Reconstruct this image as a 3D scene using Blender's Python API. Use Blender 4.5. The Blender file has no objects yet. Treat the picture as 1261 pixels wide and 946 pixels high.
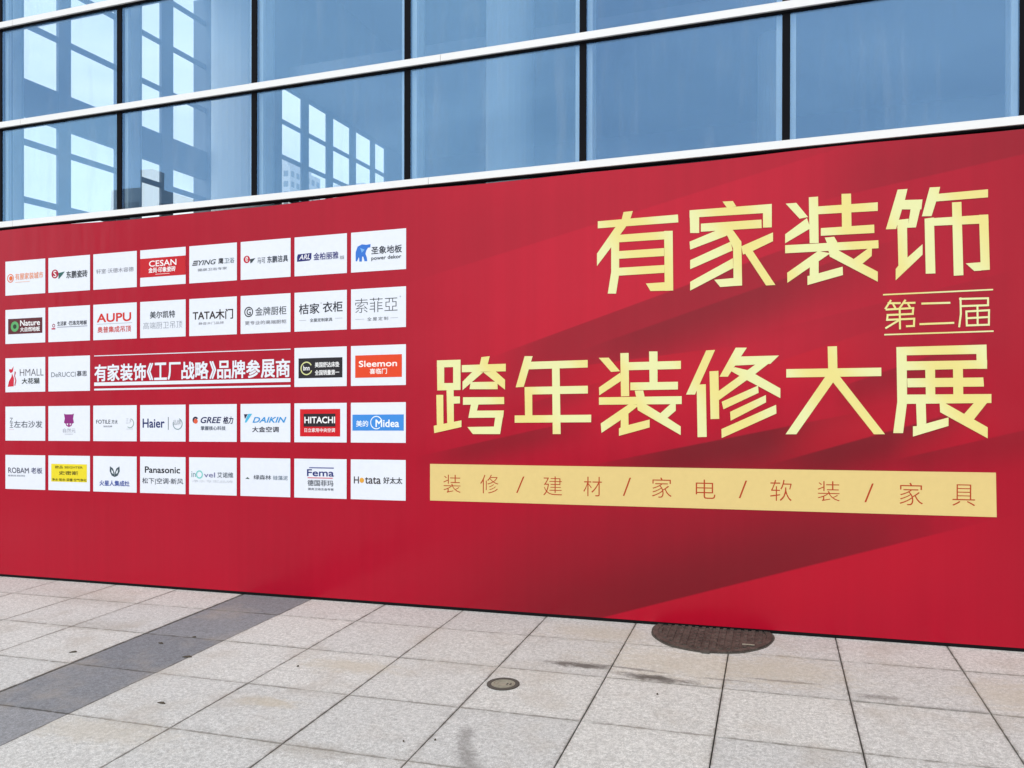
import bpy, bmesh, math, random
from mathutils import Vector, Matrix
random.seed(7)
sc = bpy.context.scene
COL = sc.collection
R = math.radians

# ---------------------------------------------------------------- camera
cam_d = bpy.data.cameras.new('camera'); cam = bpy.data.objects.new('camera', cam_d); COL.objects.link(cam)
CAMY, CAMZ = -5.2685, 1.564
YAW, PITCH, ROLL = 0.31253, -0.0035, 0.00214
fw = Vector((-math.sin(YAW)*math.cos(PITCH), math.cos(YAW)*math.cos(PITCH), math.sin(PITCH)))
rt = Vector((math.cos(YAW), math.sin(YAW), 0)); up = rt.cross(fw)
r2 = math.cos(ROLL)*rt + math.sin(ROLL)*up; u2 = -math.sin(ROLL)*rt + math.cos(ROLL)*up
cam.matrix_world = Matrix(((r2.x, u2.x, -fw.x, 0), (r2.y, u2.y, -fw.y, CAMY), (r2.z, u2.z, -fw.z, CAMZ), (0, 0, 0, 1)))
cam_d.sensor_width = 36; cam_d.lens = 36*995.6/1261; cam_d.clip_start = .05; cam_d.clip_end = 5000
sc.camera = cam
# ---------------------------------------------------------------- sky, sun, exposure
SUN_EL, SUN_AZ = R(52), R(200)          # azimuth clockwise from +Y: behind and left of the camera
w = bpy.data.worlds.new('World'); sc.world = w; w.use_nodes = True
nt = w.node_tree; nt.nodes.clear()
sky = nt.nodes.new('ShaderNodeTexSky'); sky.sky_type = 'NISHITA'; sky.sun_disc = False
sky.sun_elevation = SUN_EL; sky.sun_rotation = SUN_AZ; sky.dust_density = 2.5; sky.air_density = 1.0; sky.ozone_density = 1.0
bg = nt.nodes.new('ShaderNodeBackground'); bg.inputs[1].default_value = .12
out = nt.nodes.new('ShaderNodeOutputWorld')
# thin bright overcast: soft cloud sheets over the physical sky
tc = nt.nodes.new('ShaderNodeTexCoord'); ns = nt.nodes.new('ShaderNodeTexNoise'); ns.inputs['Scale'].default_value = 2.2; ns.inputs['Detail'].default_value = 5; ns.inputs['Roughness'].default_value = .55
st_ = nt.nodes.new('ShaderNodeVectorMath'); st_.operation = 'MULTIPLY'; st_.inputs[1].default_value = (1, 1, 2.5)
nt.links.new(tc.outputs['Generated'], st_.inputs[0]); nt.links.new(st_.outputs[0], ns.inputs['Vector'])
mr = nt.nodes.new('ShaderNodeMapRange'); mr.inputs[1].default_value = .3; mr.inputs[2].default_value = .7; mr.inputs[3].default_value = .74; mr.inputs[4].default_value = .98
nt.links.new(ns.outputs['Fac'], mr.inputs[0])
cm = nt.nodes.new('ShaderNodeMix'); cm.data_type = 'RGBA'; n2 = nt.nodes.new('ShaderNodeTexNoise'); n2.inputs['Scale'].default_value = 3.1; n2.inputs['Detail'].default_value = 6; n2.inputs['Distortion'].default_value = .5
nt.links.new(st_.outputs[0], n2.inputs['Vector'])
cc = nt.nodes.new('ShaderNodeMix'); cc.data_type = 'RGBA'; cc.inputs[6].default_value = (6.6, 7.3, 8.0, 1); cc.inputs[7].default_value = (9.2, 9.6, 9.9, 1)
m2 = nt.nodes.new('ShaderNodeMapRange'); m2.inputs[1].default_value = .32; m2.inputs[2].default_value = .66
nt.links.new(n2.outputs['Fac'], m2.inputs[0]); nt.links.new(m2.outputs[0], cc.inputs[0]); nt.links.new(cc.outputs[2], cm.inputs[7])
nt.links.new(mr.outputs[0], cm.inputs[0]); nt.links.new(sky.outputs[0], cm.inputs[6]); nt.links.new(cm.outputs[2], bg.inputs[0]); nt.links.new(bg.outputs[0], out.inputs[0])
sd = bpy.data.lights.new('sun', 'SUN'); so = bpy.data.objects.new('sun', sd); COL.objects.link(so)
sd.energy = 1.2; sd.angle = R(28); sd.color = (1, .965, .92)
dv = Vector((math.sin(SUN_AZ)*math.cos(SUN_EL), math.cos(SUN_AZ)*math.cos(SUN_EL), math.sin(SUN_EL)))
so.rotation_euler = dv.to_track_quat('Z', 'Y').to_euler()
sc.view_settings.view_transform = 'Standard'; sc.view_settings.look = 'None'
sc.view_settings.exposure = 0.30; sc.view_settings.gamma = 1
sc.cycles.max_bounces = 10; sc.cycles.transparent_max_bounces = 24; sc.cycles.glossy_bounces = 6

# the site falls 2 per cent towards the left; paving, hoarding and facade lines all follow that fall
FALL = 0.02025
def fall(x): return FALL*x

# ---------------------------------------------------------------- helpers
class MB:
    def __init__(s): s.v = []; s.f = []
    def poly(s, pts):
        n = len(s.v); s.v += [tuple(p) for p in pts]; s.f.append(list(range(n, n+len(pts)))); return s
    def box(s, x0, x1, y0, y1, z0, z1):
        n = len(s.v)
        s.v += [(x0,y0,z0),(x1,y0,z0),(x1,y1,z0),(x0,y1,z0),(x0,y0,z1),(x1,y0,z1),(x1,y1,z1),(x0,y1,z1)]
        for f in ((0,3,2,1),(4,5,6,7),(0,1,5,4),(1,2,6,5),(2,3,7,6),(3,0,4,7)): s.f.append([n+i for i in f])
        return s
    def prism(s, pts, z0, z1):      # pts (x,y) ccw
        n = len(s.v); k = len(pts)
        s.v += [(a,b,z0) for a,b in pts] + [(a,b,z1) for a,b in pts]
        s.f.append([n+i for i in reversed(range(k))]); s.f.append([n+k+i for i in range(k)])
        for i in range(k): j = (i+1) % k; s.f.append([n+i, n+j, n+k+j, n+k+i])
        return s
    def mesh(s, name, mat, smooth=False):
        me = bpy.data.meshes.new(name); me.from_pydata(s.v, [], s.f); me.update()
        if mat: me.materials.append(mat)
        if smooth: me.polygons.foreach_set('use_smooth', [True]*len(me.polygons))
        return me
    def build(s, name, mat, parent=None, smooth=False, loc=None):
        return link(name, s.mesh(name, mat, smooth), parent, loc)
def link(name, me, parent=None, loc=None):
    o = bpy.data.objects.new(name, me); COL.objects.link(o)
    if parent: o.parent = parent
    if loc: o.location = loc
    return o
def tag(o, label=None, cat=None, group=None, kind=None):
    if label: o['label'] = label
    if cat: o['category'] = cat
    if group: o['group'] = group
    if kind: o['kind'] = kind
    return o
def empty(name, loc=(0,0,0)):
    o = bpy.data.objects.new(name, None); COL.objects.link(o); o.location = loc; return o

# ---------------------------------------------------------------- materials
def srgb(r, g, b):
    f = lambda c: (c/255/12.92) if c/255 <= .04045 else ((c/255+.055)/1.055)**2.4
    return (f(r), f(g), f(b), 1)
class NT:
    def __init__(s, name):
        s.m = bpy.data.materials.new(name); s.m.use_nodes = True; s.t = s.m.node_tree
        s.b = s.t.nodes['Principled BSDF']; s.out = s.t.nodes['Material Output']
    def n(s, ty, **kw):
        x = s.t.nodes.new(ty)
        for k, v in kw.items(): setattr(x, k, v)
        return x
    def l(s, a, b): s.t.links.new(a, b)
    def setin(s, sock, v):
        if hasattr(v, 'links'): s.l(v, sock)
        else: sock.default_value = v
    def pos(s):
        g = s.n('ShaderNodeNewGeometry'); return g.outputs['Position']
    def obj(s): return s.n('ShaderNodeTexCoord').outputs['Object']
    def noise(s, vec, scale, detail=4, rough=.5, out='Fac', stretch=None):
        x = s.n('ShaderNodeTexNoise'); x.inputs['Scale'].default_value = scale; x.inputs['Detail'].default_value = detail; x.inputs['Roughness'].default_value = rough
        if stretch:
            mp = s.n('ShaderNodeVectorMath', operation='MULTIPLY'); s.l(vec, mp.inputs[0]); mp.inputs[1].default_value = stretch; vec = mp.outputs[0]
        s.l(vec, x.inputs['Vector']); return x.outputs[out]
    def ramp(s, f, a, b, lo=0., hi=1.):
        x = s.n('ShaderNodeMapRange'); x.interpolation_type = 'SMOOTHSTEP'
        s.setin(x.inputs[0], f); x.inputs[1].default_value = a; x.inputs[2].default_value = b; x.inputs[3].default_value = lo; x.inputs[4].default_value = hi
        return x.outputs[0]
    def lin(s, f, a, b, lo, hi):
        x = s.n('ShaderNodeMapRange'); s.setin(x.inputs[0], f); x.inputs[1].default_value = a; x.inputs[2].default_value = b; x.inputs[3].default_value = lo; x.inputs[4].default_value = hi
        return x.outputs[0]
    def math(s, op, a, b=None):
        x = s.n('ShaderNodeMath', operation=op); s.setin(x.inputs[0], a)
        if b is not None: s.setin(x.inputs[1], b)
        return x.outputs[0]
    def mix(s, f, a, b, mode='MIX'):
        x = s.n('ShaderNodeMix', data_type='RGBA', blend_type=mode)
        s.setin(x.inputs[0], f); s.setin(x.inputs[6], a); s.setin(x.inputs[7], b); return x.outputs[2]
    def dot(s, vec, d, c=0.):
        x = s.n('ShaderNodeVectorMath', operation='DOT_PRODUCT'); s.l(vec, x.inputs[0]); x.inputs[1].default_value = d
        return s.math('ADD', x.outputs['Value'], c)
    def bump(s, h, strength, dist):
        x = s.n('ShaderNodeBump'); x.inputs['Strength'].default_value = strength; x.inputs['Distance'].default_value = dist
        s.l(h, x.inputs['Height']); s.l(x.outputs[0], s.b.inputs['Normal'])
    def fin(s, col=None, rough=None, metal=None, spec=None):
        if col is not None: s.setin(s.b.inputs['Base Color'], col)
        if rough is not None: s.setin(s.b.inputs['Roughness'], rough)
        if metal is not None: s.b.inputs['Metallic'].default_value = metal
        if spec is not None: s.b.inputs['Specular IOR Level'].default_value = spec
        return s.m
def plain(name, col, rough=.5, metal=0., var=.06, scale=6.):
    t = NT(name); f = t.noise(t.obj(), scale, 5)
    a = tuple(c*(1-var) for c in col[:3])+(1,); b = tuple(min(1, c*(1+var)) for c in col[:3])+(1,)
    return t.fin(t.mix(f, a, b), rough, metal)

# printed vinyl: every ink shares the same sheen and faint cloth ripple
VIN_ROUGH = .22
def vinyl_finish(t, col, bump=True):
    if bump:
        p = t.obj()
        h = t.math('ADD', t.math('MULTIPLY', t.noise(p, 3.2, 2, stretch=(1.6, 1, .35)), 1.0), t.math('MULTIPLY', t.noise(p, 1.1, 2), 2.2))
        t.bump(h, .55, .012)
    return t.fin(col, VIN_ROUGH, 0, .29)
INK = {}
def ink(r, g, b):
    k = (r, g, b)
    if k not in INK:
        t = NT('ink_%02x%02x%02x' % k); c = srgb(r, g, b); f = t.noise(t.obj(), 25, 3)
        INK[k] = vinyl_finish(t, t.mix(f, tuple(x*.96 for x in c[:3])+(1,), tuple(min(1, x*1.04) for x in c[:3])+(1,)))
    return INK[k]

def banner_material():
    t = NT('printed_red_vinyl'); P0 = t.obj()
    ud = t.n('ShaderNodeCombineXYZ'); t.l(t.math('MULTIPLY', t.dot(P0, (1, 0, 0), 0), -FALL), ud.inputs[2])
    ad_ = t.n('ShaderNodeVectorMath', operation='ADD'); t.l(P0, ad_.inputs[0]); t.l(ud.outputs[0], ad_.inputs[1]); P = ad_.outputs[0]
    # flat print: bright crimson ground with long slanting rays in darker ink
    f = t.noise(P, .6, 2)
    col = t.mix(f, srgb(164, 3, 35), srgb(177, 5, 40))
    # paler glow of the design towards its upper left quarter of the title field
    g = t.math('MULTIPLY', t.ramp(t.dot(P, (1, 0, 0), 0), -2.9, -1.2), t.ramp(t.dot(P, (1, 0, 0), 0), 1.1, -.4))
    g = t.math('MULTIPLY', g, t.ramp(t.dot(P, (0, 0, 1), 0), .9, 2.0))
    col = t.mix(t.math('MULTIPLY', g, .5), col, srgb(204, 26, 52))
    # faint vertical banding of the wide-format print
    col = t.mix(1.0, col, t.mix(t.ramp(t.noise(P, 5, 3, .6, stretch=(2.5, 1, .04)), .3, .7), (.965, .965, .965, 1), (1.025, 1.025, 1.025, 1)), 'MULTIPLY')
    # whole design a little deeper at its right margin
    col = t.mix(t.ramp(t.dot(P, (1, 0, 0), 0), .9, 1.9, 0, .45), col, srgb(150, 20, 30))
    col = t.mix(t.ramp(t.dot(P, (1, 0, 0), 0), -3.1, -2.7, 0, .0), col, srgb(150, 20, 30))
    FACETS = [
        ((-2.311, 2.354), (-1.153, 2.62), 1, 0.7, (-2.691, -1.762, -0.252, 1.109), 0.18, 'd'),
        ((0.222, 2.653), (1.352, 2.832), 1, 0.5, (-0.008, 0.768, 1.899, 2.263), 0.3, 'd'),
        ((-2.125, 1.888), (-1.151, 2.168), -1, 0.5, (-2.246, -1.762, -0.762, 0.228), 0.12, 'b'),
        ((-1.841, 1.772), (-0.881, 2.08), -1, 0.55, (-1.941, -1.416, -0.452, 0.898), 0.5, 'd'),
        ((-1.184, 1.808), (-0.197, 2.119), -1, 0.42, (-1.359, -0.762, -0.105, 0.983), 0.45, 'd'),
        ((-0.084, 1.87), (1.354, 2.187), -1, 0.5, (-0.252, 0.458, 1.109, 1.359), 0.15, 'd'),
        ((-1.194, 1.695), (-0.225, 1.794), -1, 0.6, (-1.645, -0.974, -0.762, 0.039), 0.75, 'b'),
        ((0.042, 1.695), (0.313, 1.782), -1, 0.3, (-0.105, 0.063, 0.181, 0.768), 0.7, 'b'),
        ((0.401, 1.533), (0.7, 1.639), -1, 0.3, (0.321, 0.503, 0.768, 1.359), 0.45, 'd'),
        ((-2.296, 1.101), (-1.652, 1.24), -1, 0.22, (-2.497, -1.941, -1.587, -0.974), 0.5, 'd'),
        ((-1.647, 1.428), (-1.194, 1.554), -1, 0.16, (-1.762, -1.416, -1.303, -0.974), 0.3, 'd'),
        ((-1.05, 1.053), (-0.312, 1.206), -1, 0.35, (-1.359, -0.503, 0.039, 0.768), 0.8, 'd'),
        ((0.025, 1.062), (0.614, 1.244), 1, 0.34, (-0.105, 0.321, 0.57, 0.983), 0.65, 'b'),
        ((0.025, 1.062), (0.614, 1.244), -1, 0.3, (-0.105, 0.367, 0.812, 1.233), 0.7, 'd'),
        ((0.759, 1.105), (1.162, 1.212), 1, 0.25, (0.637, 0.812, 1.067, 1.359), 0.35, 'b'),
        ((0.759, 1.105), (1.162, 1.212), -1, 0.25, (0.637, 0.898, 1.359, 1.899), 0.35, 'd'),
        ((-1.075, 0.021), (1.16, 0.734), 1, 0.42, (-2.123, -0.762, 0.503, 1.212), 0.45, 'd'),
        ((-1.075, 0.021), (1.16, 0.734), 1, 1.1, (-2.954, -1.303, -0.008, 1.109), 0.55, 'd'),
        ((-1.075, 0.021), (1.16, 0.734), -1, 0.5, (-1.192, -0.452, 0.681, 1.514), 0.45, 'b'),
    ]
    dark, bright = srgb(100, 16, 26), srgb(188, 10, 38)
    x = t.dot(P, (1, 0, 0), 0)
    for p, q, side, fade, xw, k, c in FACETS:     # printed rays: one crisp edge each, fading away from it
        dx, dz = q[0]-p[0], q[1]-p[1]; L = math.hypot(dx, dz); nx, nz = -dz/L*side, dx/L*side
        d = t.dot(P, (nx, 0, nz), -(nx*p[0]+nz*p[1]))
        m = t.math('MULTIPLY', t.ramp(d, -.006, .008), t.ramp(d, fade, fade*.15))
        m = t.math('MULTIPLY', m, t.ramp(x, xw[0], xw[1])); m = t.math('MULTIPLY', m, t.ramp(x, xw[3], xw[2]))
        col = t.mix(t.math('MULTIPLY', m, k), col, dark if c == 'd' else bright)
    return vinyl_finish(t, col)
def gold_material():
    t = NT('printed_gold_foil'); P = t.obj()
    wv = t.math('SINE', t.math('MULTIPLY', t.dot(P, (1, 0, .55), 0), 9.2))
    f = t.ramp(t.math('ADD', wv, t.lin(t.noise(P, 3, 2), 0, 1, -.7, .7)), -1.0, .8)
    return vinyl_finish(t, t.mix(f, srgb(231, 218, 136), srgb(229, 230, 168)))
M = {}
M['banner'] = banner_material(); M['gold'] = gold_material()
M['white_alu'] = plain('white_powder_coated_aluminium', (.83, .83, .82, 1), .35, 0, .03, 3)
M['rubber'] = plain('black_rubber_gasket', (.006, .006, .008, 1), .9)
M['inner_alu'] = plain('pale_anodised_aluminium', (.52, .57, .61, 1), .35, .0, .04)
M['mid_alu'] = plain('grey_anodised_aluminium', (.30, .34, .38, 1), .4, 0, .05)
M['dark_alu'] = plain('dark_grey_steel', (.09, .10, .11, 1), .45, .3)
M['plaster'] = plain('grey_interior_plaster', (.15, .165, .19, 1), .85, 0, .08, .8)
M['column'] = plain('white_column_cladding', (.88, .91, .91, 1), .6, 0, .04, .8)
M['floor'] = plain('polished_stone_floor', (.22, .23, .24, 1), .3, 0, .1, 1)
M['core'] = plain('black_board_core', (.006, .006, .007, 1), .8)
for k in ('rubber', 'core'): M[k].node_tree.nodes['Principled BSDF'].inputs['Specular IOR Level'].default_value = .12
M['concrete'] = plain('rendered_concrete', (.42, .43, .44, 1), .85, 0, .1, .3)
M['tower'] = plain('pale_tower_render', (.55, .56, .58, 1), .85, 0, .08, .1)
M['tower_window'] = plain('tower_window_glass', (.16, .19, .22, 1), .45, 0, .2, .5)
def glass_mat(name, tint, refl, fac0, fac1):
    t = NT(name); t.t.nodes.remove(t.b)
    tr = t.n('ShaderNodeBsdfTransparent'); tr.inputs[0].default_value = tint
    gl = t.n('ShaderNodeBsdfGlossy'); gl.inputs['Roughness'].default_value = .0; gl.inputs['Color'].default_value = refl
    bp = t.n('ShaderNodeBump'); bp.inputs['Strength'].default_value = .25; bp.inputs['Distance'].default_value = .004
    t.l(t.noise(t.obj(), 1.3, 1), bp.inputs['Height']); t.l(bp.outputs[0], gl.inputs['Normal'])
    lw = t.n('ShaderNodeLayerWeight'); lw.inputs[0].default_value = .35
    mx = t.n('ShaderNodeMixShader'); t.l(t.lin(lw.outputs['Facing'], .55, 1, fac0, fac1), mx.inputs[0])
    if name.startswith('blue'):
        oi = t.n('ShaderNodeObjectInfo').outputs['Random']
        t.l(t.mix(oi, tuple(c*.90 for c in refl[:3])+(1,), tuple(min(1, c*1.08) for c in refl[:3])+(1,)), gl.inputs['Color'])
        df = t.n('ShaderNodeBsdfDiffuse'); df.inputs[0].default_value = (.45, .47, .48, 1)
        mk = t.math('MULTIPLY', t.ramp(t.noise(t.pos(), 3, 5, .6, stretch=(3, 1, .35)), .48, .8), .09)
        m3 = t.n('ShaderNodeMixShader'); t.l(mk, m3.inputs[0]); t.l(tr.outputs[0], m3.inputs[1]); t.l(df.outputs[0], m3.inputs[2]); tr = m3
    t.l(tr.outputs[0], mx.inputs[1]); t.l(gl.outputs[0], mx.inputs[2]); t.l(mx.outputs[0], t.out.inputs['Surface'])
    return t.m
M['glass'] = glass_mat('blue_coated_glass', (.96, 1, 1, 1), (.34, .61, 1, 1), .245, .5)
M['clear_glass'] = glass_mat('clear_glass', (.985, 1, 1, 1), (.9, .95, 1, 1), .012, .5)

PXH, PYH = .6065/2, .587/2
def granite(name, a, b, speck, warm=True, sdark=.5):
    t = NT(name); P = t.pos(); oi = t.n('ShaderNodeObjectInfo').outputs['Random']
    f1 = t.noise(P, 210, 3, .75); f2 = t.noise(P, 75, 5, .75); f3 = t.noise(P, 2.3, 4, .6); f4 = t.noise(P, 11, 5, .6)
    col = t.mix(t.ramp(f1, .38, .62), a, b)
    col = t.mix(t.math('MULTIPLY', t.ramp(f2, .56, .70), sdark), col, speck)
    col = t.mix(t.math('MULTIPLY', t.ramp(f2, .42, .30), .45), col, tuple(min(1, c*1.45) for c in b[:3])+(1,))
    g3 = t.noise(P, 48, 4, .85); col = t.mix(1.0, col, t.mix(t.ramp(g3, .36, .64), (.79, .79, .785, 1), (1.17, 1.17, 1.17, 1)), 'MULTIPLY')
    # each slab its own shade of stone
    col = t.mix(1.0, col, t.mix(oi, (.95, .95, .95, 1), (1.05, 1.04, 1.02, 1)), 'MULTIPLY')
    # dirt gathered along the arrises of every slab
    oc = t.n('ShaderNodeSeparateXYZ'); t.l(t.obj(), oc.inputs[0])
    ex = t.math('SUBTRACT', PXH, t.math('ABSOLUTE', oc.outputs[0])); ey = t.math('SUBTRACT', PYH, t.math('ABSOLUTE', oc.outputs[1]))
    ed = t.math('ADD', t.math('MINIMUM', ex, ey), t.lin(t.noise(P, 16, 4, .6), .3, .7, -.006, .006))
    col = t.mix(t.ramp(ed, .012, .001, 0, .62 if warm else .8), col, (.13, .115, .095, 1) if warm else (.035, .032, .03, 1))
    if not warm: col = t.mix(1.0, col, t.mix(oi, (.86, .87, .88, 1), (1.14, 1.13, 1.12, 1)), 'MULTIPLY')
    col = t.mix(t.ramp(ed, .05, .0, 0, .14), col, (.22, .20, .17, 1))
    # broad grime and warm mineral staining
    col = t.mix(t.ramp(f3, .50, .72, 0, .35), col, (.36, .31, .25, 1), 'MIX')
    col = t.mix(t.ramp(f4, .55, .8, 0, .22), col, (.25, .24, .23, 1))
    if warm:
        def stain(cx, cy, rx, ry, c, k, ang=0.):
            nonlocal col
            n = t.noise(P, 12, 8, .75, 'Color', stretch=(1, 1.8, 1))
            mp = t.n('ShaderNodeMapping'); mp.vector_type = 'TEXTURE'
            mp.inputs['Location'].default_value = (cx, cy, 0); mp.inputs['Rotation'].default_value = (0, 0, ang); mp.inputs['Scale'].default_value = (rx*1.35, ry*1.5, 100)
            t.l(P, mp.inputs[0])
            ad = t.n('ShaderNodeVectorMath', operation='MULTIPLY_ADD'); t.l(n, ad.inputs[0]); ad.inputs[1].default_value = (2.4, 2.8, 0); t.l(mp.outputs[0], ad.inputs[2])
            sb = t.n('ShaderNodeVectorMath', operation='SUBTRACT'); t.l(ad.outputs[0], sb.inputs[0]); sb.inputs[1].default_value = (1.2, 1.4, 0)
            ln = t.n('ShaderNodeVectorMath', operation='LENGTH'); t.l(sb.outputs[0], ln.inputs[0])
            col = t.mix(t.ramp(ln.outputs['Value'], 1.15, .2, 0, k), col, c)
        br = (.26, .22, .17, 1); dk = (.09, .08, .07, 1); ye = (.44, .38, .28, 1)
        stain(-2.41, -1.79, .16, .05, ye, .6); stain(-2.27, -1.21, .28, .09, ye, .5); stain(-1.0, -.25, .35, .14, ye, .4)
        stain(-.45, -.7, .5, .2, ye, .42); stain(.1, -.65, .3, .2, ye, .4); stain(1.15, -.75, .25, .18, ye, .45)
        stain(-1.02, -.86, .16, .032, dk, .9); stain(-.60, -.95, .20, .036, dk, .95, -.12); stain(-.75, -.84, .2, .014, dk, .6, -.1); stain(-.25, -.88, .15, .012, dk, .5)
        stain(.05, -.82, .18, .012, dk, .5); stain(.50, -.93, .11, .03, dk, .5); stain(.8, -1.0, .18, .014, dk, .4)
        stain(-1.31, -1.88, .035, .08, dk, .45, .3); stain(-1.24, -2.06, .04, .12, dk, .5, .4); stain(-1.15, -2.22, .05, .12, dk, .45, .3)
        stain(-1.9, -2.2, .25, .06, br, .35); stain(-3.0, -2.3, .4, .1, ye, .35); stain(-4.35, -.95, .35, .1, br, .25); stain(-4.9, -.45, .4, .12, br, .2)
    t.bump(t.math('ADD', f1, t.math('MULTIPLY', f2, 1.5)), .35, .0015)
    return t.fin(col, t.lin(f2, .3, .7, .75, .9), 0, .35)
M['granite'] = granite('flamed_granite', (.41, .405, .385, 1), (.62, .617, .60, 1), (.15, .145, .135, 1))
M['dark_granite'] = granite('dark_grey_granite', (.165, .172, .185, 1), (.255, .263, .28, 1), (.09, .092, .10, 1), False, .4)
def bed_mat():
    t = NT('dirt_filled_joint'); f = t.noise(t.pos(), 40, 4)
    return t.fin(t.mix(f, (.045, .038, .03, 1), (.12, .105, .085, 1)), .95)
M['bed'] = bed_mat()
def iron_mat():
    t = NT('rusty_cast_iron'); P = t.obj(); f = t.noise(P, 14, 6, .65); g = t.noise(P, 120, 3)
    c = t.mix(t.ramp(f, .4, .62), (.060, .047, .040, 1), (.11, .085, .072, 1)); c = t.mix(t.ramp(g, .5, .7, 0, .5), c, (.22, .19, .16, 1))
    t.bump(g, .4, .002); return t.fin(c, .7, .35)
M['iron'] = iron_mat()
M['iron_grime'] = plain('grimy_iron_rim', (.07, .062, .052, 1), .85, 0, .3, 30)
M['dusty_iron'] = plain('dusty_iron', (.30, .28, .22, 1), .7, .2, .25, 40)
M['leaf'] = plain('dry_leaf', (.06, .045, .03, 1), .8, 0, .3, 30)

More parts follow.
